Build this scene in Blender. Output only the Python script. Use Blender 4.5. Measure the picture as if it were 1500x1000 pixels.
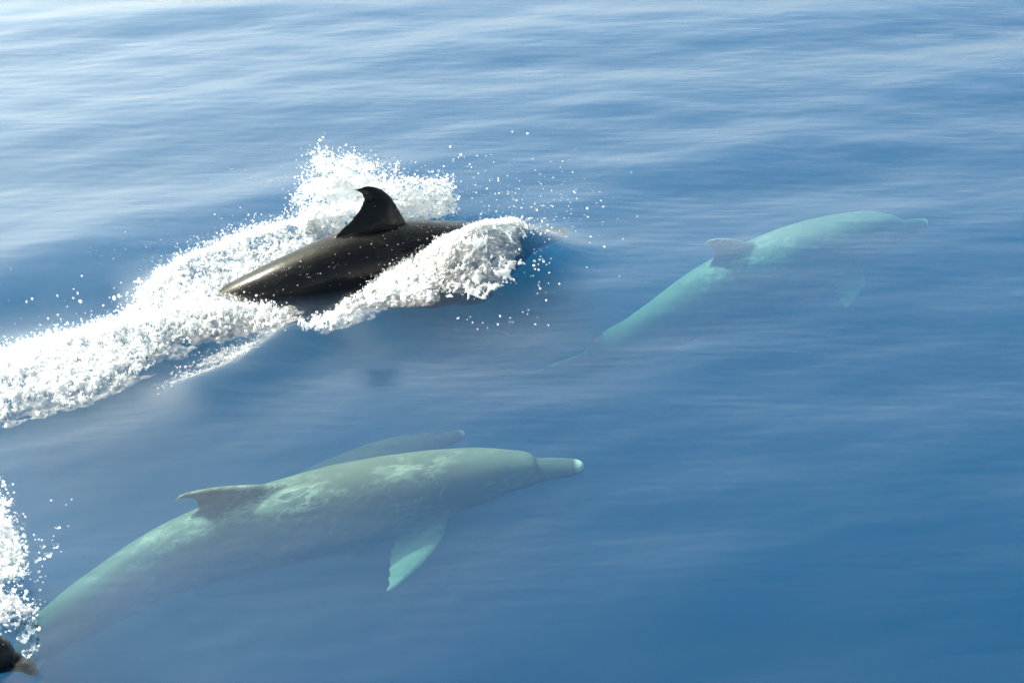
import bpy, bmesh, math, random
import numpy as np
from mathutils import Vector

for o in list(bpy.data.objects):
    bpy.data.objects.remove(o)
scn = bpy.context.scene
COL = scn.collection
rng = np.random.default_rng(11)
R = math.radians

# ------------------------------------------------------------------ camera
CAM = np.array([0.0, 0.0, 3.9]); PITCH = R(26); HF = R(35.5)
cd = bpy.data.cameras.new('camera'); cam = bpy.data.objects.new('camera', cd); COL.objects.link(cam)
cam.location = CAM; cam.rotation_euler = (R(90) - PITCH, 0, 0)
cd.sensor_width = 36; cd.lens = 18 / math.tan(HF / 2); cd.clip_start = .05; cd.clip_end = 9000
scn.camera = cam

# ------------------------------------------------------------------ sky, sun, exposure
SUN_EL, SUN_AZ = R(51), R(-66)            # azimuth clockwise from +Y
world = bpy.data.worlds.new('World'); scn.world = world; world.use_nodes = True
nt = world.node_tree; bg = nt.nodes['Background']
sky = nt.nodes.new('ShaderNodeTexSky'); sky.sky_type = 'NISHITA'; sky.sun_disc = False
sky.sun_elevation = SUN_EL; sky.sun_rotation = SUN_AZ
sky.air_density = .35; sky.dust_density = 5.5; sky.ozone_density = 0
sky_tint = nt.nodes.new('ShaderNodeMix'); sky_tint.data_type = 'RGBA'; sky_tint.blend_type = 'MULTIPLY'; sky_tint.inputs[0].default_value = 1; sky_tint.inputs[7].default_value = (.99, 1.11, .94, 1)   # green tint added to the sky light, shifts the sea's reflections
nt.links.new(sky.outputs[0], sky_tint.inputs[6]); nt.links.new(sky_tint.outputs[2], bg.inputs[0]); bg.inputs[1].default_value = .15
sd = bpy.data.lights.new('sun', 'SUN'); sun = bpy.data.objects.new('sun', sd); COL.objects.link(sun)
sd.energy = 2.6; sd.angle = R(.5); sd.color = (1, .96, .9)
SV = Vector((math.sin(SUN_AZ) * math.cos(SUN_EL), math.cos(SUN_AZ) * math.cos(SUN_EL), math.sin(SUN_EL)))
sun.rotation_euler = SV.to_track_quat('Z', 'Y').to_euler(); sun.location = SV * 40
vs = scn.view_settings; vs.view_transform = 'Standard'; vs.look = 'None'; vs.gamma = 1; vs.use_curve_mapping = False
vs.exposure = 1.72
scn.cycles.use_denoising = True
scn.cycles.max_bounces = 7; scn.cycles.volume_bounces = 1; scn.cycles.transparent_max_bounces = 24
scn.cycles.sample_clamp_indirect = 6; scn.cycles.blur_glossy = .5
scn.cycles.filter_width = 1.7
scn.cycles.use_adaptive_sampling = True; scn.cycles.adaptive_threshold = .03

# ------------------------------------------------------------------ helpers
_f = np.array([0, math.cos(PITCH), -math.sin(PITCH)]); _u = np.array([0, math.sin(PITCH), math.cos(PITCH)])
_r = np.array([1.0, 0, 0]); _k = math.tan(HF / 2)
def at(px, py, z=0.0):
    """the place in the sea, at height z, that the photograph shows at this pixel"""
    px = np.asarray(px, float); py = np.asarray(py, float)
    d = ((px - 750) / 750 * _k)[..., None] * _r + ((500 - py) / 750 * _k)[..., None] * _u + _f
    t = (np.asarray(z) - CAM[2]) / d[..., 2]
    return CAM + d * t[..., None]
def A(pts, z=0.0):
    p = np.array(pts, float); return at(p[:, 0], p[:, 1], z)

def _hash(ix, iy, s):
    n = (ix.astype(np.int64) * 374761393 + iy.astype(np.int64) * 668265263 + s * 1442695041) & 0x7fffffff
    n = ((n ^ (n >> 13)) * 1274126177) & 0x7fffffff
    return ((n ^ (n >> 16)) & 0xffff) / 65535.0
def vnoise(x, y, s=0):
    ix = np.floor(x); iy = np.floor(y); fx = x - ix; fy = y - iy
    fx = fx * fx * (3 - 2 * fx); fy = fy * fy * (3 - 2 * fy)
    a = _hash(ix, iy, s); b = _hash(ix + 1, iy, s); c = _hash(ix, iy + 1, s); d = _hash(ix + 1, iy + 1, s)
    return (a * (1 - fx) + b * fx) * (1 - fy) + (c * (1 - fx) + d * fx) * fy
def fbm(x, y, s=0, o=4):
    v = 0; a = .5; t = 0
    for i in range(o):
        v = v + a * vnoise(x * 2 ** i + 17.3 * i, y * 2 ** i - 9.1 * i, s + i); t += a; a *= .55
    return v / t
def worley(x, y, s=0):
    ix = np.floor(x); iy = np.floor(y); f1 = np.full(x.shape, 9.0); f2 = f1.copy()
    for dx in (-1, 0, 1):
        for dy in (-1, 0, 1):
            cx = ix + dx; cy = iy + dy
            d = np.hypot(cx + _hash(cx, cy, s) - x, cy + _hash(cx, cy, s + 7) - y)
            n1 = np.minimum(f1, d); f2 = np.where(d < f1, f1, np.minimum(f2, d)); f1 = n1
    return f1, f2
def smooth(a, b, x):
    t = np.clip((x - a) / (b - a), 0, 1); return t * t * (3 - 2 * t)
def inside(poly, x, y):
    poly = np.array(poly, float); r = np.zeros(x.shape, bool); j = len(poly) - 1
    for i in range(len(poly)):
        xi, yi = poly[i]; xj, yj = poly[j]
        c = ((yi > y) != (yj > y)) & (x < (xj - xi) * (y - yi) / (yj - yi + 1e-9) + xi)
        r ^= c; j = i
    return r
def seg_dist(poly, x, y, closed=False):
    """distance, signed side and place along a polyline"""
    poly = np.array(poly, float); best = np.full(x.shape, 1e9); side = np.zeros(x.shape); along = np.zeros(x.shape)
    n = len(poly); m = n if closed else n - 1
    L = [0]
    for i in range(m): L.append(L[-1] + math.dist(poly[i], poly[(i + 1) % n]))
    for i in range(m):
        a = poly[i]; b = poly[(i + 1) % n]; d = b - a; l2 = d @ d
        t = np.clip(((x - a[0]) * d[0] + (y - a[1]) * d[1]) / l2, 0, 1)
        ex = x - a[0] - t * d[0]; ey = y - a[1] - t * d[1]; q = np.hypot(ex, ey)
        k = q < best; best = np.where(k, q, best)
        side = np.where(k, np.sign(d[0] * ey - d[1] * ex), side)
        along = np.where(k, (L[i] + t * (L[i + 1] - L[i])) / L[-1], along)
    return best, side, along

def mesh_np(name, V, F):
    """V (n,3), F (m,k) arrays -> mesh, smooth shaded"""
    me = bpy.data.meshes.new(name); V = np.ascontiguousarray(V, np.float32); F = np.ascontiguousarray(F, np.int32)
    me.vertices.add(len(V)); me.vertices.foreach_set('co', V.ravel())
    k = F.shape[1]; me.loops.add(F.size); me.loops.foreach_set('vertex_index', F.ravel())
    me.polygons.add(len(F)); me.polygons.foreach_set('loop_start', np.arange(0, F.size, k, dtype=np.int32))
    me.polygons.foreach_set('use_smooth', np.ones(len(F), bool))
    me.update(calc_edges=True); me.validate()
    return me
def link(name, me, mat=None, parent=None, **props):
    o = bpy.data.objects.new(name, me); COL.objects.link(o)
    if mat is not None: me.materials.append(mat)
    if parent is not None: o.parent = parent
    for k, v in props.items(): o[k] = v
    return o

def new_mat(name):
    m = bpy.data.materials.new(name); m.use_nodes = True; t = m.node_tree
    for n in list(t.nodes): t.nodes.remove(n)
    out = t.nodes.new('ShaderNodeOutputMaterial')
    return m, t, out
def N(t, typ, **kw):
    n = t.nodes.new(typ)
    for k, v in kw.items():
        if k.startswith('i_'): n.inputs[int(k[2:]) if k[2:].isdigit() else k[2:].replace('_', ' ')].default_value = v
        else: setattr(n, k, v)
    return n
def math_n(t, op, a, b=None, c=None, clamp=False):
    n = t.nodes.new('ShaderNodeMath'); n.operation = op; n.use_clamp = clamp
    for i, v in enumerate((a, b, c)):
        if v is None: continue
        if isinstance(v, (int, float)): n.inputs[i].default_value = v
        else: t.links.new(v, n.inputs[i])
    return n.outputs[0]

# ------------------------------------------------------------------ the sea surface as a height function
_wr = np.random.default_rng(4)
WAVES = []
for i in range(46):
    lam = math.exp(_wr.uniform(math.log(.16), math.log(3.4)))
    th = R(90 + 14) + _wr.normal(0, R(24 if lam < 1 else 16))
    slope = .0105 * _wr.uniform(.5, 1.2) * (.75 if lam < .7 else 1.15)
    k = 2 * math.pi / lam
    WAVES.append((k * math.cos(th), k * math.sin(th), slope / k, _wr.uniform(0, 6.283), lam))

RIDGE = A([(205, 590), (290, 566), (350, 541), (395, 512), (430, 488), (470, 462)])[:, :2]
TROUGH = A([(-60, 470), (60, 452), (160, 440), (260, 425)])[:, :2]
CREST = A([(-80, 395), (60, 372), (200, 340), (300, 322)])[:, :2]
WAKE = A([(-60, 585), (60, 545), (170, 510), (290, 482), (420, 462)])[:, :2]
FARSIDE = A([(190, 445), (260, 410), (340, 375), (430, 345), (510, 330)])[:, :2]
NEARBOW = A([(450, 488), (530, 458), (600, 425), (660, 410)])[:, :2]
NEARTR = A([(-60, 660), (60, 625), (160, 592), (240, 560)])[:, :2]
BACKPOCKET = A([(600, 335), (660, 332), (720, 330)])[:, :2]
MOUND = at(712, 392)[:2]; MOUND2 = at(775, 372)[:2]
_h = (at(700, 368) - at(350, 453))[:2]; HD = _h / np.linalg.norm(_h); HN = np.array([-HD[1], HD[0]])
def gauss(c, x, y, la, lb):
    dx = x - c[0]; dy = y - c[1]
    a = (dx * HD[0] + dy * HD[1]) / la; b = (dx * HN[0] + dy * HN[1]) / lb
    return np.exp(-(a * a + b * b))
def H(x, y):
    x = np.asarray(x, float); y = np.asarray(y, float)
    out = np.maximum(0, np.maximum(np.abs(x) - 5.5, np.maximum(4 - y, y - 15)))
    z = np.zeros(np.broadcast(x, y).shape)
    for kx, ky, a, p, lam in WAVES:
        z = z + a * np.sin(kx * x + ky * y + p) / (1 + (out / (lam * 2)) ** 2)
    d, s, t = seg_dist(RIDGE, x, y)
    taper = smooth(0, .25, t) * smooth(1, .8, t)
    z = z + .065 * taper * np.where(s < 0, np.exp(-(d / .26) ** 2), np.exp(-(d / .10) ** 2))
    d, s, t = seg_dist(TROUGH, x, y); z = z - .09 * np.exp(-(d / .38) ** 2) * smooth(1, .7, t)
    d, s, t = seg_dist(CREST, x, y); z = z + .04 * np.exp(-(d / .45) ** 2) * smooth(1, .5, t)
    d, s, t = seg_dist(WAKE, x, y); z = z + .10 * np.exp(-(d / .24) ** 2) * smooth(1.0, .75, t)
    d, s, t = seg_dist(FARSIDE, x, y); z = z + .10 * np.exp(-(d / .13) ** 2) * smooth(0, .3, t)
    d, s, t = seg_dist(NEARBOW, x, y); z = z + .08 * np.where(s < 0, np.exp(-(d / .42) ** 2), np.exp(-(d / .13) ** 2)) * smooth(0, .3, t)
    d, s, t = seg_dist(NEARTR, x, y); z = z - .03 * np.exp(-(d / .35) ** 2) * smooth(1, .6, t)
    d, s, t = seg_dist(BACKPOCKET, x, y); z = z - .10 * np.exp(-(d / .16) ** 2)
    z = z + .25 * gauss(MOUND, x, y, .42, .30) + .06 * gauss(MOUND2, x, y, .25, .2)
    return z

def axis(lo, hi, step, far):
    c = list(np.arange(lo, hi + 1e-6, step)); a = []; b = []; s = step; p = lo
    while p > -far: s *= 1.32; p -= s; a.append(p)
    s = step; p = hi
    while p < far: s *= 1.32; p += s; b.append(p)
    return np.array(a[::-1] + c + b)
gx = axis(-5.6, 5.6, .025, 3500); gy = axis(3.8, 15.2, .025, 3500)
X, Y = np.meshgrid(gx, gy); Z = H(X, Y)
ny, nx = X.shape
V = np.stack([X.ravel(), Y.ravel(), Z.ravel()], 1)
idx = np.arange(nx * ny).reshape(ny, nx)
F = np.stack([idx[:-1, :-1], idx[:-1, 1:], idx[1:, 1:], idx[1:, :-1]], -1).reshape(-1, 4)
ring = np.concatenate([idx[0, :-1], idx[:-1, -1], idx[-1, :0:-1], idx[:0:-1, 0]])
base = len(V); low = V[ring].copy(); low[:, 2] = -60
nr = len(ring); j = np.arange(nr); jn = (j + 1) % nr
sides = np.stack([ring[j], base + j, base + jn, ring[jn]], 1)
V = np.concatenate([V, low]); 
ce = np.array([[0, 0, -60.0]]); V = np.concatenate([V, ce]); ci = len(V) - 1
F = np.concatenate([F, sides])
bot = np.stack([base + jn, base + j, np.full(nr, ci)], 1)
me = bpy.data.meshes.new('sea_water')
V32 = np.ascontiguousarray(V, np.float32)
me.vertices.add(len(V32)); me.vertices.foreach_set('co', V32.ravel())
me.loops.add(F.size + bot.size)
me.loops.foreach_set('vertex_index', np.concatenate([F.ravel(), bot.ravel()]).astype(np.int32))
me.polygons.add(len(F) + len(bot))
me.polygons.foreach_set('loop_start', np.concatenate([np.arange(len(F)) * 4, F.size + np.arange(len(bot)) * 3]).astype(np.int32))
sm = np.ones(len(F) + len(bot), bool); sm[-(len(bot) + nr):] = False
me.polygons.foreach_set('use_smooth', sm)
me.update(calc_edges=True)

wm, t, out = new_mat('sea water')
tc = N(t, 'ShaderNodeTexCoord')
mp = N(t, 'ShaderNodeMapping'); mp.inputs['Rotation'].default_value = (0, 0, R(-14)); mp.inputs['Scale'].default_value = (.8, 3.2, 1)
t.links.new(tc.outputs['Object'], mp.inputs[0])
n1 = N(t, 'ShaderNodeTexNoise', i_Scale=4.0, i_Detail=3.0, i_Roughness=.45); t.links.new(mp.outputs[0], n1.inputs['Vector'])
n2 = N(t, 'ShaderNodeTexNoise', i_Scale=1.5, i_Detail=2.0); t.links.new(mp.outputs[0], n2.inputs['Vector'])
patch = math_n(t, 'MULTIPLY', n1.outputs[0], math_n(t, 'ADD', n2.outputs[0], .2))
bp = N(t, 'ShaderNodeBump', i_Strength=1.0, i_Distance=.0058); t.links.new(patch, bp.inputs['Height'])
lw = N(t, 'ShaderNodeLayerWeight', i_Blend=.5); t.links.new(bp.outputs[0], lw.inputs['Normal'])
fr = math_n(t, 'MULTIPLY_ADD', math_n(t, 'POWER', lw.outputs['Facing'], 4.35), .98, .02)
gl = N(t, 'ShaderNodeBsdfGlossy', i_Roughness=.22); gl.inputs['Color'].default_value = (1, 1, 1, 1); t.links.new(bp.outputs[0], gl.inputs['Normal'])
tr = N(t, 'ShaderNodeBsdfTransparent'); tr.inputs[0].default_value = (1, 1, 1, 1)
mx = N(t, 'ShaderNodeMixShader'); t.links.new(fr, mx.inputs[0]); t.links.new(tr.outputs[0], mx.inputs[1]); t.links.new(gl.outputs[0], mx.inputs[2])
t.links.new(mx.outputs[0], out.inputs['Surface'])
SS = (.012, .108, .300); SA = (1.22, .62, .56)          # scattering and absorption of the water per metre
ds = max(SS); vsn = N(t, 'ShaderNodeVolumeScatter', i_Density=ds, i_Anisotropy=.15); vsn.inputs['Color'].default_value = tuple(c / ds for c in SS) + (1,)
da = 1.5; van = N(t, 'ShaderNodeVolumeAbsorption', i_Density=da); van.inputs['Color'].default_value = tuple(1 - c / da for c in SA) + (1,)
ad = N(t, 'ShaderNodeAddShader'); t.links.new(vsn.outputs[0], ad.inputs[0]); t.links.new(van.outputs[0], ad.inputs[1])
t.links.new(ad.outputs[0], out.inputs['Volume'])
sea = link('sea_water', me, wm, kind='structure', label='calm blue sea water with fine soft ripples', category='sea')

# ------------------------------------------------------------------ dolphins
def skin(name, back, flank, belly, rough=.3, caustic_paint=.5, spec=.5):
    m, t, out = new_mat(name)
    at_ = N(t, 'ShaderNodeAttribute', attribute_name='rest')
    sp = N(t, 'ShaderNodeSeparateXYZ'); t.links.new(at_.outputs['Vector'], sp.inputs[0])
    ms_ = N(t, 'ShaderNodeMapping'); ms_.inputs['Scale'].default_value = (.55, 1.4, 1.4); t.links.new(at_.outputs['Vector'], ms_.inputs[0])
    ns = N(t, 'ShaderNodeTexNoise', i_Scale=13.0, i_Detail=5.0, i_Roughness=.6); t.links.new(ms_.outputs[0], ns.inputs['Vector'])
    zz = math_n(t, 'ADD', sp.outputs[2], math_n(t, 'MULTIPLY', math_n(t, 'SUBTRACT', ns.outputs[0], .5), .10))
    rp = N(t, 'ShaderNodeValToRGB'); t.links.new(math_n(t, 'MULTIPLY_ADD', zz, 5.0, .5, True), rp.inputs[0])
    e = rp.color_ramp.elements; e[0].position = .16; e[0].color = belly + (1,); e[1].position = .80; e[1].color = back + (1,)
    a = e.new(.36); a.color = flank + (1,); a = e.new(.60); a.color = tuple((p * .6 + q * .4) for p, q in zip(flank, back)) + (1,)
    # dappled sun caustics painted as pale mottles in the skin colour
    mpp = N(t, 'ShaderNodeMapping'); mpp.inputs['Scale'].default_value = (13, 26, 26); t.links.new(at_.outputs['Vector'], mpp.inputs[0])
    n2 = N(t, 'ShaderNodeTexNoise', i_Scale=1.6, i_Detail=6.0, i_Roughness=.7, i_Distortion=.6); t.links.new(mpp.outputs[0], n2.inputs['Vector'])
    r2 = N(t, 'ShaderNodeMapRange'); r2.inputs[1].default_value = .50; r2.inputs[2].default_value = .85; t.links.new(math_n(t, 'ADD', n2.outputs[0], math_n(t, 'MULTIPLY', math_n(t, 'SUBTRACT', ns.outputs[0], .5), .7)), r2.inputs[0])
    mixc = N(t, 'ShaderNodeMix', data_type='RGBA'); t.links.new(math_n(t, 'MULTIPLY', r2.outputs[0], caustic_paint), mixc.inputs[0])
    t.links.new(rp.outputs[0], mixc.inputs[6]); mixc.inputs[7].default_value = tuple(min(.75, c * 1.9 + .06) for c in flank) + (1,)
    bk = N(t, 'ShaderNodeMapRange'); bk.inputs[1].default_value = .084; bk.inputs[2].default_value = .078; t.links.new(sp.outputs[0], bk.inputs[0])
    mxb = N(t, 'ShaderNodeMix', data_type='RGBA'); t.links.new(math_n(t, 'MULTIPLY', bk.outputs[0], .75), mxb.inputs[0]); t.links.new(mixc.outputs[2], mxb.inputs[6]); mxb.inputs[7].default_value = tuple(c * .75 * k for c, k in zip(back, (1.1, .95, .9))) + (1,); mixc = mxb
    # thin bright caustic lines painted into the skin colour
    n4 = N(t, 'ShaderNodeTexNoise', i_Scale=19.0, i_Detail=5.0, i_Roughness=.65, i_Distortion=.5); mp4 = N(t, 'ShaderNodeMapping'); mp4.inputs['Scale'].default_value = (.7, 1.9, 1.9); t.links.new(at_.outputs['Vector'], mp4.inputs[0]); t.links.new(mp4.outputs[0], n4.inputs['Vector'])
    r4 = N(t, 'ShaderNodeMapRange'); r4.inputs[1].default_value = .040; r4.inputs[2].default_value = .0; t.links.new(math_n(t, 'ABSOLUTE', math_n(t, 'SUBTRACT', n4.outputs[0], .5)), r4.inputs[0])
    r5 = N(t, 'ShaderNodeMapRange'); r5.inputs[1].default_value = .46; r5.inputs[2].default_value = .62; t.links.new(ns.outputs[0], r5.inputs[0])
    mx4 = N(t, 'ShaderNodeMix', data_type='RGBA'); t.links.new(math_n(t, 'MULTIPLY', math_n(t, 'MULTIPLY', r4.outputs[0], r5.outputs[0]), caustic_paint), mx4.inputs[0]); t.links.new(mixc.outputs[2], mx4.inputs[6]); mx4.inputs[7].default_value = tuple(min(.7, c * 2.4 + .04) for c in flank) + (1,); mixc = mx4
    # pale tip of the beak
    tip = N(t, 'ShaderNodeMapRange'); tip.inputs[1].default_value = .018; tip.inputs[2].default_value = .010; t.links.new(sp.outputs[0], tip.inputs[0])
    mx2 = N(t, 'ShaderNodeMix', data_type='RGBA'); t.links.new(tip.outputs[0], mx2.inputs[0]); t.links.new(mixc.outputs[2], mx2.inputs[6]); mx2.inputs[7].default_value = tuple(min(.7, c * 1.7) for c in belly) + (1,)
    # dark line of the mouth
    ml = math_n(t, 'ABSOLUTE', math_n(t, 'ADD', sp.outputs[2], math_n(t, 'MULTIPLY_ADD', sp.outputs[0], .05, .004)))
    mr = N(t, 'ShaderNodeMapRange'); mr.inputs[1].default_value = .0035; mr.inputs[2].default_value = .0015; t.links.new(ml, mr.inputs[0])
    ms = N(t, 'ShaderNodeMapRange'); ms.inputs[1].default_value = .135; ms.inputs[2].default_value = .125; t.links.new(sp.outputs[0], ms.inputs[0])
    mx3 = N(t, 'ShaderNodeMix', data_type='RGBA'); t.links.new(math_n(t, 'MULTIPLY', mr.outputs[0], ms.outputs[0]), mx3.inputs[0]); t.links.new(mx2.outputs[2], mx3.inputs[6]); mx3.inputs[7].default_value = tuple(c * .5 for c in back) + (1,)
    b = N(t, 'ShaderNodeBsdfPrincipled', i_Roughness=rough); b.inputs['Specular IOR Level'].default_value = spec; t.links.new(mx3.outputs[2], b.inputs['Base Color'])
    nb = N(t, 'ShaderNodeTexNoise', i_Scale=38.0, i_Detail=4.0); t.links.new(at_.outputs['Vector'], nb.inputs['Vector'])
    bb = N(t, 'ShaderNodeBump', i_Strength=.5, i_Distance=.006); t.links.new(nb.outputs[0], bb.inputs['Height']); t.links.new(bb.outputs[0], b.inputs['Normal'])
    t.links.new(b.outputs[0], out.inputs[0])
    return m

PROF = np.array([
 (0.000, .002, -.004, .004), (.004, .007, -.010, .011), (.012, .010, -.014, .016), (.03, .012, -.018, .020), (.055, .015, -.022, .023),
 (.077, .0185, -.026, .027), (.083, .029, -.028, .032), (.095, .037, -.031, .038), (.115, .046, -.035, .044), (.14, .056, -.042, .052),
 (.18, .066, -.053, .061), (.24, .077, -.071, .070), (.32, .086, -.087, .077), (.40, .090, -.093, .079), (.50, .087, -.088, .074),
 (.60, .080, -.080, .066), (.70, .070, -.069, .055), (.80, .057, -.055, .042), (.88, .043, -.041, .028), (.94, .025, -.024, .014), (.975, .011, -.011, .008), (.985, .005, -.005, .004)])
def body_rings(bm, girth):
    ss = np.concatenate([np.linspace(0, .12, 30), np.linspace(.13, .985, 70)])
    nseg = 40; prev = None
    for s in ss:
        tp, bt, hw = (np.interp(s, PROF[:, 0], PROF[:, i]) for i in (1, 2, 3))
        g = girth if s > .12 else 1 + (girth - 1) * s / .12
        cz = (tp + bt) / 2 * g; hh = (tp - bt) / 2 * g; hw *= g
        ring = []
        for q in range(nseg):
            a = 2 * math.pi * q / nseg; c, sn = math.cos(a), math.sin(a)
            pw = .92
            ring.append(bm.verts.new((s, math.copysign(abs(c) ** pw, c) * hw, cz + math.copysign(abs(sn) ** pw, sn) * hh)))
        if prev:
            for q in range(nseg):
                bm.faces.new((prev[q], prev[(q + 1) % nseg], ring[(q + 1) % nseg], ring[q]))
        else: bm.faces.new(ring[::-1])
        prev = ring
    bm.faces.new(prev)
def fin(bm, stations, nrm):
    """stations: (leading point, trailing point, thickness); an aerofoil closed round each chord"""
    prev = None; nrm = Vector(nrm).normalized()
    prof = [(0, 0), (.04, .5), (.14, .85), (.32, 1), (.55, .82), (.8, .42), (1, .12), (1, -.12), (.8, -.42), (.55, -.82), (.32, -1), (.14, -.85), (.04, -.5)]
    for le, te, th in stations:
        le = Vector(le); te = Vector(te)
        ring = [bm.verts.new(le.lerp(te, u) + nrm * (w * th * .5)) for u, w in prof]
        n = len(ring)
        if prev:
            for q in range(n): bm.faces.new((prev[q], prev[(q + 1) % n], ring[(q + 1) % n], ring[q]))
        else: bm.faces.new(ring[::-1])
        prev = ring
    bm.faces.new(prev)

def dolphin_rest(girth, flip, finlean=0.0, fh=1.0, fc=1.0, fx=0.0, rk=0.0, flen=.155):
    """straight animal of unit length, nose at 0, tail notch at 1, right side at +y; one closed skin"""
    bm = bmesh.new(); body_rings(bm, girth)
    g = girth; b0 = .060 * g
    # dorsal fin: swept back, tip hooked
    D = []
    for le, te, z, th in [(.43, .625, 0, .022), (.452, .602, .018, .021), (.482, .590, .037, .018), (.512, .588, .058, .0155), (.538, .592, .076, .0125), (.562, .603, .090, .010), (.583, .616, .099, .008), (.600, .626, .1035, .006)]:
        zz = (b0 if z == 0 else b0 + .014 + z * fh)
        te += fx - rk * z; le0 = le - rk * z; le = te - (te - fx - le0) * fc
        D.append(((le, finlean * z, zz), (te, finlean * z, zz - .004), th))
    fin(bm, D, (0, 1, 0))
    # flippers
    for sd, (back, outw, down) in zip((1, -1), flip):
        d = Vector((back, sd * outw, -down)).normalized(); ln = flen
        root = Vector((.265, sd * .045 * g, -.040 * g))
        ch = Vector((1, 0, 0)) - d * d.x; ch.normalize(); ch = (ch + Vector((0, 0, -.15))).normalized(); nr_ = d.cross(ch)
        S = []
        for u, a, b, th in [(0, -.026, .030, .020), (.2, -.027, .033, .018), (.42, -.022, .036, .014), (.62, -.012, .033, .0115), (.8, .001, .028, .009), (.92, .011, .025, .007), (1.0, .019, .024, .0055)]:
            c = root + d * (ln * u)
            S.append((tuple(c + ch * (a * 1.25)), tuple(c + ch * (b * 1.25)), th))
        fin(bm, S, tuple(nr_))
    # flukes
    for sd in (1, -1):
        S = []
        for u, le, te, th in [(0, .925, 1.0, .020), (.2, .932, 1.003, .017), (.45, .950, 1.004, .013), (.7, .974, 1.010, .010), (.88, .996, 1.020, .0075), (1.0, 1.014, 1.027, .0055)]:
            S.append(((le, sd * (u * .118), .0), (te, sd * (u * .118), -.002), th))
        fin(bm, S, (0, 0, 1))
    bmesh.ops.recalc_face_normals(bm, faces=bm.faces)
    me = bpy.data.meshes.new('tmp'); bm.to_mesh(me); bm.free()
    o = bpy.data.objects.new('tmp', me); COL.objects.link(o)
    m = o.modifiers.new('r', 'REMESH'); m.mode = 'VOXEL'; m.voxel_size = .0030; m.adaptivity = 0
    m2 = o.modifiers.new('s', 'SMOOTH'); m2.factor = .5; m2.iterations = 5
    dg = bpy.context.evaluated_depsgraph_get(); dg.update()
    ev = o.evaluated_get(dg).to_mesh()
    n = len(ev.vertices); V = np.empty(n * 3, np.float32); ev.vertices.foreach_get('co', V); V = V.reshape(-1, 3).astype(float)
    nl = len(ev.loops); li = np.empty(nl, np.int32); ev.loops.foreach_get('vertex_index', li)
    F = li.reshape(-1, 4) if nl == 4 * len(ev.polygons) else None
    o.evaluated_get(dg).to_mesh_clear(); bpy.data.objects.remove(o); bpy.data.meshes.remove(me)
    return V, F

def catmull(P, n=240):
    P = np.array(P, float); P = np.vstack([2 * P[0] - P[1], P, 2 * P[-1] - P[-2]]); out = []
    for i in range(1, len(P) - 2):
        for u in np.linspace(0, 1, n // (len(P) - 3), endpoint=False):
            a, b, c, d = P[i - 1:i + 3]
            out.append(.5 * (2 * b + (c - a) * u + (2 * a - 5 * b + 4 * c - d) * u * u + (3 * b - a - 3 * c + d) * u ** 3))
    out.append(P[-2]); return np.array(out)

def dolphin(spine, label, mat, girth=1.0, roll=0.0, flip=((.75, .55, .5), (.75, .55, .5)), finlean=0.0, fh=1.0, fc=1.0, fx=0.0, rk=0.0, flen=.155, eye=True):
    C = catmull([at(px, py, z) for px, py, z in spine])
    L = np.concatenate([[0], np.cumsum(np.linalg.norm(np.diff(C, axis=0), axis=1))]); LT = L[-1]
    V, F = dolphin_rest(girth, flip, finlean, fh, fc, fx, rk, flen)
    T = np.gradient(C, L, axis=0); T /= np.linalg.norm(T, axis=1)[:, None]
    for _ in range(12): T[1:-1] = (T[:-2] + 2 * T[1:-1] + T[2:]) / 4
    T /= np.linalg.norm(T, axis=1)[:, None]
    fw = -T                                              # towards the nose
    up = np.array([0, 0, 1.0]) - fw * fw[:, 2:3]; up /= np.linalg.norm(up, axis=1)[:, None]
    rt = np.cross(fw, up); cr, sr = math.cos(roll), math.sin(roll)
    up2 = up * cr + rt * sr; rt2 = rt * cr - up * sr
    def warp(P):
        s = P[:, 0] * LT; sc = np.clip(s, 0, LT)
        c = np.stack([np.interp(sc, L, C[:, i]) for i in range(3)], 1)
        f = lambda Q: np.stack([np.interp(sc, L, Q[:, i]) for i in range(3)], 1)
        return c + f(T) * (s - sc)[:, None] + f(rt2) * (P[:, 1:2] * LT) + f(up2) * (P[:, 2:3] * LT)
    W = warp(V); org = W.mean(0); org[2] = W[:, 2].min()
    root = bpy.data.objects.new('dolphin', None); COL.objects.link(root); root.location = org; root.empty_display_size = .2
    root['label'] = label; root['category'] = 'dolphin'
    me = mesh_np('dolphin_body', W - org, F)
    at_ = me.attributes.new('rest', 'FLOAT_VECTOR', 'POINT'); at_.data.foreach_set('vector', V.astype(np.float32).ravel())
    link('body', me, mat, root)
    if eye:
        for sd in (1, -1):
            bm = bmesh.new(); bmesh.ops.create_icosphere(bm, subdivisions=2, radius=.0045 * LT)
            em = bpy.data.meshes.new('eye'); bm.to_mesh(em); bm.free()
            for p in em.polygons: p.use_smooth = True
            e = link('eye', em, EYE, root)
            e.location = warp(np.array([[.135, sd * .0475 * girth, -.004]]))[0] - org
    print('dolphin', label[:30], 'length %.2f' % LT, 'faces', len(F))
    return root, warp

EYE, t, out = new_mat('eye'); b = N(t, 'ShaderNodeBsdfPrincipled', i_Roughness=.1); b.inputs['Base Color'].default_value = (.01, .01, .01, 1); t.links.new(b.outputs[0], out.inputs[0])
M_DARK = skin('wet dark skin', (.004, .004, .004), (.010, .009, .0085), (.04, .036, .033), .2, .12, .22)
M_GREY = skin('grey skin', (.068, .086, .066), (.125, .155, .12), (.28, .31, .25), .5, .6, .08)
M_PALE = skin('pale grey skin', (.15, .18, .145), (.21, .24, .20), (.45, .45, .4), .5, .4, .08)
M_DIM = skin('dusky skin', (.040, .038, .030), (.052, .05, .04), (.12, .12, .10), .5, .2, .08)

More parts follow.
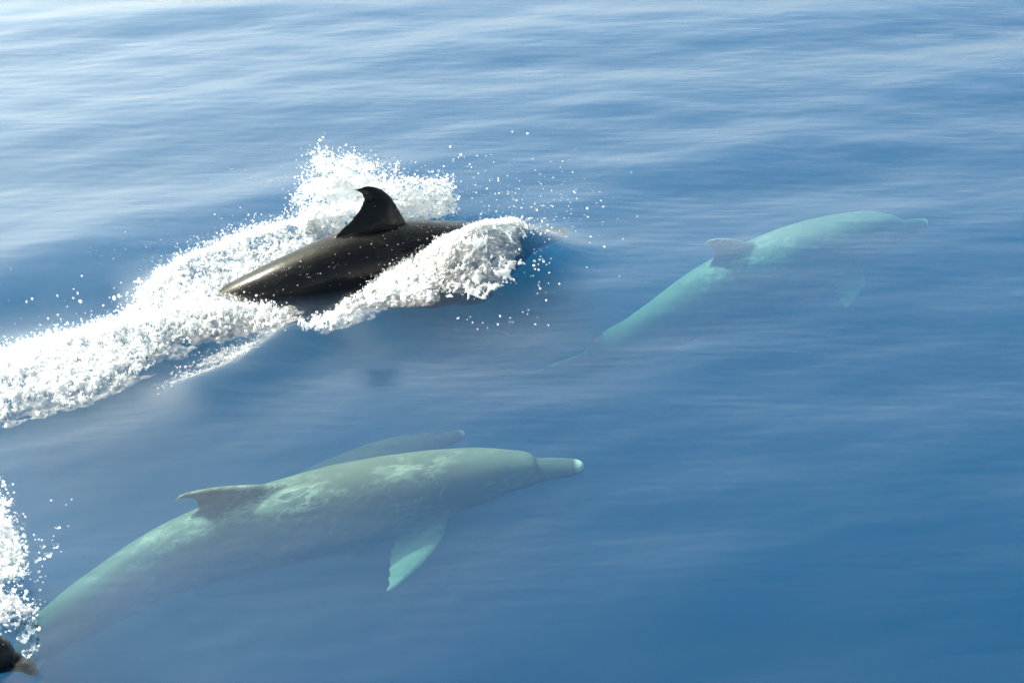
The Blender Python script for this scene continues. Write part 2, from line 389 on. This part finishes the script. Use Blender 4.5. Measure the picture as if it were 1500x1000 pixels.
# surfacing animal: back and fin out of the water, head inside its bow wave
D1, warp1 = dolphin([(832, 338, -.12), (770, 350, -.13), (700, 378, -.12), (640, 386, -.05), (590, 386, .0), (515, 396, .03), (430, 424, -.02), (350, 453, -.12), (285, 480, -.25), (232, 498, -.36)],
        'dark dolphin breaking the surface with its fin out of the water and foam around it', M_DARK, 1.0, R(2), ((.97, .05, .2), (.97, .05, .2)), 0, .98, .88, .0, .62)
D2, _ = dolphin([(1358, 325, -.60), (1305, 338, -.60), (1230, 362, -.61), (1130, 400, -.63), (1040, 438, -.66), (960, 482, -.68), (905, 509, -.76), (848, 525, -1.0)],
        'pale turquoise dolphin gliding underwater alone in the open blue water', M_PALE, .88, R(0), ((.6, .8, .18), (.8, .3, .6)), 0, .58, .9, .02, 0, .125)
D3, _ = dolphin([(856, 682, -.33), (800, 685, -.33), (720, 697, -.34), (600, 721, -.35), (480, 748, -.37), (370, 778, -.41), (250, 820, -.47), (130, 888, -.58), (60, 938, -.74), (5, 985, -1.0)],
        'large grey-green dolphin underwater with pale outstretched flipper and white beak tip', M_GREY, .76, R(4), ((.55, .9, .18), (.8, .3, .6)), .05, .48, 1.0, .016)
D4, _ = dolphin([(681, 634, -.44), (635, 648, -.45), (560, 680, -.50), (470, 724, -.58), (380, 772, -.72), (300, 812, -.9), (200, 850, -1.05), (110, 890, -1.2)],
        'dim shadowy dolphin mostly hidden behind the large underwater dolphin', M_DIM, .75, R(0), ((.6, .7, .6), (.8, .3, .6)), 0, .9)
D5, _ = dolphin([(56, 985, -.06), (26, 968, .0), (-40, 962, .05), (-150, 990, .06), (-290, 1060, .0), (-410, 1120, -.10), (-510, 1180, -.25)],
        'dark dolphin surfacing at the splashing white water column, only its head showing', M_DARK, 1.2, R(0))

# ------------------------------------------------------------------ foam and spray
FOAM, t, out = new_mat('white foam')
df = N(t, 'ShaderNodeBsdfDiffuse'); df.inputs[0].default_value = (.86, .88, .89, 1)
tl = N(t, 'ShaderNodeBsdfTranslucent'); tl.inputs[0].default_value = (.86, .88, .89, 1)
mf = N(t, 'ShaderNodeMixShader', i_0=.55); t.links.new(df.outputs[0], mf.inputs[1]); t.links.new(tl.outputs[0], mf.inputs[2])
gf = N(t, 'ShaderNodeBsdfGlossy', i_Roughness=.25)
mg = N(t, 'ShaderNodeMixShader', i_0=.06); t.links.new(mf.outputs[0], mg.inputs[1]); t.links.new(gf.outputs[0], mg.inputs[2])
t.links.new(mg.outputs[0], out.inputs[0])
CLEAR, t, out = new_mat('clear water')
gb = N(t, 'ShaderNodeBsdfGlass', i_Roughness=.02, i_IOR=1.33); gb.inputs[0].default_value = (.97, .99, 1, 1); t.links.new(gb.outputs[0], out.inputs[0])

_bm = bmesh.new(); bmesh.ops.create_icosphere(_bm, subdivisions=1, radius=1.0)
ICO_V = np.array([v.co[:] for v in _bm.verts]); ICO_F = np.array([[v.index for v in f.verts] for f in _bm.faces]); _bm.free()
def blobs(P, rad, stretch=.35):
    """many small drops: returns vertices and triangles"""
    n = len(P)
    sc = rad[:, None] * (1 + stretch * rng.normal(0, 1, (n, 3)).clip(-1.5, 2))
    a = rng.uniform(0, 6.283, n); ca, sa = np.cos(a), np.sin(a)
    v = ICO_V[None] * sc[:, None, :]
    v = np.stack([v[..., 0] * ca[:, None] - v[..., 2] * sa[:, None], v[..., 1], v[..., 0] * sa[:, None] + v[..., 2] * ca[:, None]], -1)
    v = v + P[:, None, :]
    f = ICO_F[None] + (np.arange(n) * len(ICO_V))[:, None, None]
    return v.reshape(-1, 3), f.reshape(-1, 3)
def grid_faces(keep):
    ny, nx = keep.shape; idx = np.arange(nx * ny).reshape(ny, nx)
    q = np.stack([idx[:-1, :-1], idx[:-1, 1:], idx[1:, 1:], idx[1:, :-1]], -1).reshape(-1, 4)
    k = keep.ravel()[q].all(1); q = q[k]
    used = np.unique(q); remap = np.full(nx * ny, -1); remap[used] = np.arange(len(used))
    return used, remap[q]
def joined(parts):
    V = []; F = []; o = 0
    for v, f in parts:
        if len(v) == 0: continue
        f = np.asarray(f)
        if f.shape[1] == 4: f = np.concatenate([f[:, [0, 1, 2]], f[:, [0, 2, 3]]])
        V.append(v); F.append(f + o); o += len(v)
    return np.concatenate(V), np.concatenate(F)

def foam_field(poly, soft, mask, lift, cell=.005, grains=8000, gr=(.003, .009), hop=.03, sheet=True):
    """a ragged lumpy skin of foam that grows out of the water, with loose grains on it"""
    W = A(poly)[:, :2]; lo = W.min(0) - .02; hi = W.max(0) + .02
    def ev(x, y):
        d, _, _ = seg_dist(W, x, y, True); e = np.where(inside(W, x, y), np.clip(d / soft, 0, 1), -1.5)
        m = mask(x, y, e)
        z = H(x, y) - .003 + lift * (.2 + 1.6 * fbm(x * 11, y * 11, 31, 3)) * smooth(0, .5, m) + np.clip(m, 0, .4) * .02 + (fbm(x * 45, y * 45, 5, 2) - .5) * .010 * smooth(0, .2, m)
        return m, z
    parts = []
    if sheet:
        gx = np.arange(lo[0], hi[0], cell); gy = np.arange(lo[1], hi[1], cell); X, Y = np.meshgrid(gx, gy)
        m, z = ev(X, Y); used, q = grid_faces(m > 0)
        if len(q): parts.append((np.stack([X.ravel(), Y.ravel(), z.ravel()], 1)[used], q))
    n = grains * 8; x = rng.uniform(lo[0], hi[0], n); y = rng.uniform(lo[1], hi[1], n)
    m, z = ev(x, y); k = rng.uniform(0, 1, n) < smooth(-.12, .25, m); k = np.flatnonzero(k)[:grains]
    r = gr[0] + (gr[1] - gr[0]) * rng.uniform(0, 1, len(k)) ** 2.2
    P = np.stack([x[k], y[k], z[k] + rng.exponential(hop, len(k)) * .5], 1)
    if len(k): parts.append(blobs(P, r))
    return parts
def wd(x, y, k):                                        # coordinates along and across the animal's track
    return (x * HD[0] + y * HD[1]) * k[0], (x * HN[0] + y * HN[1]) * k[1]
def m_clump(th, fine=.5, seed=0):
    def f(x, y, e):
        u, v = wd(x, y, (5, 12)); a = fbm(u, v, 40 + seed, 4); u, v = wd(x, y, (34, 60)); b = fbm(u, v, 60 + seed, 3)
        return (a - .5) * 1.3 + (b - .5) * fine * 2 + e * .75 - th
    return f
def m_lace(th, cell=(11, 16), seed=0, w=.16):
    def f(x, y, e):
        wx = (fbm(x * 12, y * 12, 3 + seed, 3) - .5) * .16; wy = (fbm(x * 12, y * 12, 9 + seed, 3) - .5) * .16
        u, v = wd(x + wx, y + wy, cell); f1, f2 = worley(u, v, seed); g1, g2 = worley(u * 2.3, v * 2.3, seed + 3)
        l = np.maximum(w - (f2 - f1), (w * .62 - (g2 - g1)) * .9)
        u, v = wd(x, y, (30, 40))
        return l * 2.2 + (fbm(u, v, 77, 3) - .5) * .5 + (fbm(x * 6, y * 6, 12 + seed, 2) - .5) * .9 + (e - 1) * .5 - th
    return f

wake = foam_field([(-60, 530), (0, 516), (60, 490), (130, 468), (200, 464), (285, 455), (360, 449), (428, 450), (440, 462), (400, 482), (330, 503), (280, 512), (235, 530), (195, 556), (110, 594), (50, 602), (0, 622), (-60, 655)],
        .20, m_clump(.30, 1.0, 1), .03, grains=16000, gr=(.0014, .0058))
wake += foam_field([(230, 545), (290, 512), (360, 492), (430, 470), (445, 480), (400, 512), (345, 545), (290, 566), (225, 585)], .12, m_clump(.62, .9, 5), .004, grains=700, gr=(.0012, .0035), hop=.006, sheet=False)
v, f = joined(wake)
link('wake_foam', mesh_np('wake_foam', v, f), FOAM, kind='stuff', label='thick band of churned white foam trailing behind the surfacing dolphin', category='foam')

far = foam_field([(150, 448), (215, 405), (290, 372), (350, 340), (430, 322), (505, 326), (520, 346), (480, 360), (430, 388), (350, 422), (290, 455), (235, 446), (190, 456)],
        .14, m_clump(.62, 1.2, 9), .02, grains=5500, gr=(.0014, .0055), hop=.05)
v, f = joined(far)
link('side_foam', mesh_np('side_foam', v, f), FOAM, kind='stuff', label='broken white foam and droplets along the far side of the surfacing dolphin', category='foam')

bow = foam_field([(590, 440), (585, 400), (612, 372), (640, 345), (662, 322), (700, 316), (738, 322), (764, 350), (782, 382), (778, 415), (745, 442), (690, 454), (640, 452)],
        .10, m_lace(.10, (5, 9), 2, .19), .022, cell=.0042, grains=4500, gr=(.0015, .005), hop=.012)
bow += foam_field([(436, 486), (480, 468), (530, 436), (556, 402), (600, 372), (640, 380), (650, 420), (640, 455), (590, 460), (540, 474), (480, 494), (445, 498)],
        .10, m_clump(.50, 1.2, 14), .018, grains=7000, gr=(.0014, .005), hop=.02)
v, f = joined(bow)
link('bow_foam', mesh_np('bow_foam', v, f), FOAM, kind='stuff', label='lacy white bow wave bursting over the head of the surfacing dolphin', category='foam')

# thin bubbly film of water: over the bow wave and behind the lip of the wake
FILM, t, out = new_mat('bubbly film')
tc = N(t, 'ShaderNodeTexCoord'); nz = N(t, 'ShaderNodeTexNoise', i_Scale=26.0, i_Detail=6.0, i_Roughness=.75); t.links.new(tc.outputs['Object'], nz.inputs['Vector'])
rg = N(t, 'ShaderNodeMapRange'); rg.inputs[1].default_value = .38; rg.inputs[2].default_value = .72; rg.inputs[3].default_value = .04; rg.inputs[4].default_value = .55; t.links.new(nz.outputs[0], rg.inputs[0])
d1 = N(t, 'ShaderNodeBsdfDiffuse'); d1.inputs[0].default_value = (.62, .62, .60, 1); d2 = N(t, 'ShaderNodeBsdfTranslucent'); d2.inputs[0].default_value = (.62, .62, .60, 1)
m1 = N(t, 'ShaderNodeMixShader', i_0=.4); t.links.new(d1.outputs[0], m1.inputs[1]); t.links.new(d2.outputs[0], m1.inputs[2])
tp_ = N(t, 'ShaderNodeBsdfTransparent'); m2 = N(t, 'ShaderNodeMixShader'); t.links.new(rg.outputs[0], m2.inputs[0]); t.links.new(tp_.outputs[0], m2.inputs[1]); t.links.new(m1.outputs[0], m2.inputs[2])
g2 = N(t, 'ShaderNodeBsdfGlossy', i_Roughness=.22); m3 = N(t, 'ShaderNodeMixShader', i_0=.05); t.links.new(m2.outputs[0], m3.inputs[1]); t.links.new(g2.outputs[0], m3.inputs[2]); t.links.new(m3.outputs[0], out.inputs[0])
def m_film(th, seed):
    def f(x, y, e):
        u, v = wd(x, y, (6, 14)); return (fbm(u, v, seed, 5) - .5) * 1.4 + e * .9 - th
    return f
film = foam_field([(600, 425), (600, 395), (618, 372), (645, 345), (666, 326), (700, 320), (735, 326), (760, 352), (774, 382), (768, 410), (740, 436), (690, 448), (640, 446)], .10, m_film(.25, 50), .018, cell=.006, grains=0)
film += foam_field([(245, 548), (300, 515), (370, 494), (432, 470), (455, 470), (405, 508), (348, 541), (292, 564), (240, 580)], .10, m_film(.70, 55), .004, cell=.006, grains=0)
film += foam_field([(-60, 520), (0, 508), (60, 484), (130, 462), (200, 458), (285, 450), (360, 446), (440, 448), (452, 466), (400, 490), (330, 512), (285, 522), (240, 542), (195, 566), (110, 604), (50, 614), (0, 634), (-60, 668)], .16, m_film(.22, 61), .012, cell=.007, grains=0)
film += foam_field([(140, 452), (215, 400), (290, 366), (350, 334), (430, 316), (508, 322), (520, 346), (480, 362), (430, 390), (350, 424), (290, 456), (235, 450), (190, 460)], .12, m_film(.40, 66), .010, cell=.007, grains=0)
film += foam_field([(436, 490), (480, 470), (530, 440), (556, 404), (600, 374), (650, 385), (660, 425), (640, 462), (590, 468), (540, 482), (480, 500)], .10, m_film(.38, 71), .010, cell=.007, grains=0)
v, f = joined(film)
link('bubble_film', mesh_np('bubble_film', v, f), FILM, kind='stuff', label='thin grey film of bubbly water over the bow wave and the lip of the wake', category='foam')

# sheet of spray standing up behind the dorsal fin
def curtain(base, tops, depth, th, seed, grains, lean=.12, cell=.005):
    """base: pixels on the water; tops: heights in metres along it; a ragged upright curtain of spray"""
    B = A(base)[:, :2]; L = np.concatenate([[0], np.cumsum(np.linalg.norm(np.diff(B, axis=0), axis=1))]); LT = L[-1]
    tu = np.linspace(0, 1, len(tops))
    def ev(u, w):
        l = u * LT; x = np.interp(l, L, B[:, 0]); y = np.interp(l, L, B[:, 1]); h = np.interp(u, tu, tops)
        e = np.minimum(np.clip((1 - w) / .35, -1, 1), np.clip(np.minimum(u, 1 - u) / .10, 0, 1))
        f1, f2 = worley(l * 15 + fbm(l * 9, w * 3, 2, 2), w * h * 17, seed); g1, g2 = worley(l * 34, w * h * 38, seed + 2)
        m = (fbm(l * 8, w * h * 10, seed, 4) - .5) * 1.6 + np.maximum(.22 - (f2 - f1), .16 - (g2 - g1)) * 1.6 + (fbm(l * 42, w * h * 42, seed + 9, 3) - .5) * .9 + e * .7 - th
        off = (fbm(l * 7, w * h * 7, seed + 20, 4) - .5) * depth + (fbm(l * 45, w * h * 45, seed + 30, 2) - .5) * .035
        z = H(x, y) - .02 + w * h
        return m, np.stack([x - HN[0] * (-off - lean * w * h), y + HN[1] * (off + lean * w * h), z], -1)
    hm = max(tops); U, Wv = np.meshgrid(np.arange(0, 1, cell / LT), np.arange(0, 1.05, cell / hm))
    m, P = ev(U, Wv); used, q = grid_faces(m > 0); parts = [(P.reshape(-1, 3)[used], q)]
    n = grains * 6; u = rng.uniform(-.02, 1.02, n); w = rng.uniform(0, 1.25, n)
    m, P = ev(u, w); k = np.flatnonzero(rng.uniform(0, 1, n) < smooth(-.25, .2, m))[:grains]
    P = P[k] + rng.normal(0, .02, (len(k), 3)); parts.append(blobs(P, .0015 + .006 * rng.uniform(0, 1, len(k)) ** 3))
    return parts
crown = curtain([(428, 343), (470, 334), (520, 326), (580, 314), (640, 308), (668, 306)], [.20, .36, .44, .43, .40, .34, .31, .30, .22], .16, .12, 3, 7000)
crown += curtain([(440, 352), (500, 348), (560, 338)], [.12, .22, .26, .2, .1], .12, .28, 8, 2500)
v, f = joined(crown)
link('splash_foam', mesh_np('splash_foam', v, f), FOAM, kind='stuff', label='white crown of spray thrown up behind the dorsal fin of the surfacing dolphin', category='splash')

# loose drops in the air
def scatter(n, cx, cy, sx, sy, z0, z1, r0=.0025, r1=.006):
    px = rng.normal(cx, sx, n); py = rng.normal(cy, sy, n); z = rng.uniform(z0, z1, n)
    return at(px, py, z), (r0 + (r1 - r0) * rng.uniform(0, 1, n) ** 2.5) * 1.1
P = []; Rr = []
for a in [(900, 545, 262, 70, 16, .25, .45, .0008, .002), (500, 700, 320, 60, 26, .12, .34, .0008, .002), (600, 330, 372, 90, 22, .06, .2, .0008, .002), (500, 120, 500, 90, 26, .05, .14, .0008, .002)]:
    q, r = scatter(*a); P.append(q); Rr.append(r)
for a in [(110, 755, 275, 60, 34, .15, .4), (70, 800, 320, 38, 24, .05, .25), (26, 660, 262, 14, 24, .2, .4, .003, .008), (16, 870, 330, 40, 30, .03, .2),
          (40, 790, 385, 12, 28, .05, .2, .003, .009), (26, 500, 262, 45, 12, .3, .45), (22, 700, 470, 60, 10, .02, .06), (16, 90, 455, 50, 22, .03, .2, .004, .009),
          (40, 215, 430, 30, 12, .03, .1, .004, .012), (14, 380, 340, 40, 12, .1, .2), (26, 790, 330, 22, 10, .04, .12, .003, .008)]:  # first cluster: white drops added to stand in for a sun glint
    q, r = scatter(*a); P.append(q); Rr.append(r)
P = np.concatenate(P); Rr = np.concatenate(Rr); half = rng.uniform(0, 1, len(P)) < .72
v, f = blobs(P[half], Rr[half], .25)
link('spray_droplets', mesh_np('spray_droplets', v, f), FOAM, kind='stuff', label='loose white droplets flying ahead of and around the surfacing dolphin', category='spray')
v, f = blobs(P[~half], Rr[~half] * 1.2, .25)
link('clear_droplets', mesh_np('clear_droplets', v, f), CLEAR, kind='stuff', label='clear glinting droplets flying among the white spray', category='spray')

# corner splash
cs = curtain([(-70, 862), (-30, 850), (0, 842), (36, 834)], [.4, .5, .55, .5, .3], .12, -.05, 21, 2500, lean=.0)
cs += curtain([(-60, 925), (-20, 912), (20, 905), (52, 908)], [.14, .20, .22, .16, .06], .08, .30, 27, 900, lean=.0)
for a in [(30, 30, 845, 22, 10, .03, .12, .003, .008), (20, 60, 790, 18, 30, .05, .25, .0025, .006), (30, 15, 900, 18, 20, .08, .16, .003, .007)]:
    q, r = scatter(*a); cs.append(blobs(q, r, .5))
v, f = joined(cs)
link('corner_splash', mesh_np('corner_splash', v, f), FOAM, kind='stuff', label='white column of spray over the dark dolphin head beside the large dolphin\'s tail', category='splash')
lumps = [(46, 915, .026, .030), (32, 925, .022, .045), (50, 942, .018, .036), (40, 955, .018, .022), (22, 905, .02, .03), (62, 800, .012, .008), (82, 798, .012, .010), (85, 772, .010, .006), (70, 812, .016, .008), (55, 818, .014, .008)]
parts = []
for px, py, rx, rz in lumps:
    b = bmesh.new(); bmesh.ops.create_icosphere(b, subdivisions=3, radius=1.0)
    v = np.array([q.co[:] for q in b.verts]); f = np.array([[q.index for q in w.verts] for w in b.faces]); b.free()
    n = fbm(v[:, 0] * 2.2 + px, v[:, 2] * 2.2 + v[:, 1] * 1.3 + py, 3, 3)
    v = v * np.array([rx, rx, rz]) * (.1 + 1.8 * n)[:, None] + at(px, py, .12)
    parts.append((v, f))
v, f = joined(parts)
link('water_lumps', mesh_np('water_lumps', v, f), CLEAR, kind='stuff', label='clear glassy lumps of falling water below the white corner splash', category='splash')

n = 90; ss = rng.uniform(.42, .80, n); aa = rng.uniform(R(5), R(80), n)
tp, bt, hw = (np.interp(ss, PROF[:, 0], PROF[:, i]) for i in (1, 2, 3))
rest = np.stack([ss, np.cos(aa) ** .92 * hw, (tp + bt) / 2 + np.sin(aa) ** .92 * (tp - bt) / 2], 1)
v, f = blobs(warp1(rest), .0012 + .003 * rng.uniform(0, 1, n) ** 2.5, .3)
link('skin_droplets', mesh_np('skin_droplets', v, f), FOAM, kind='stuff', label='white beads of water on the dark back of the surfacing dolphin', category='spray')
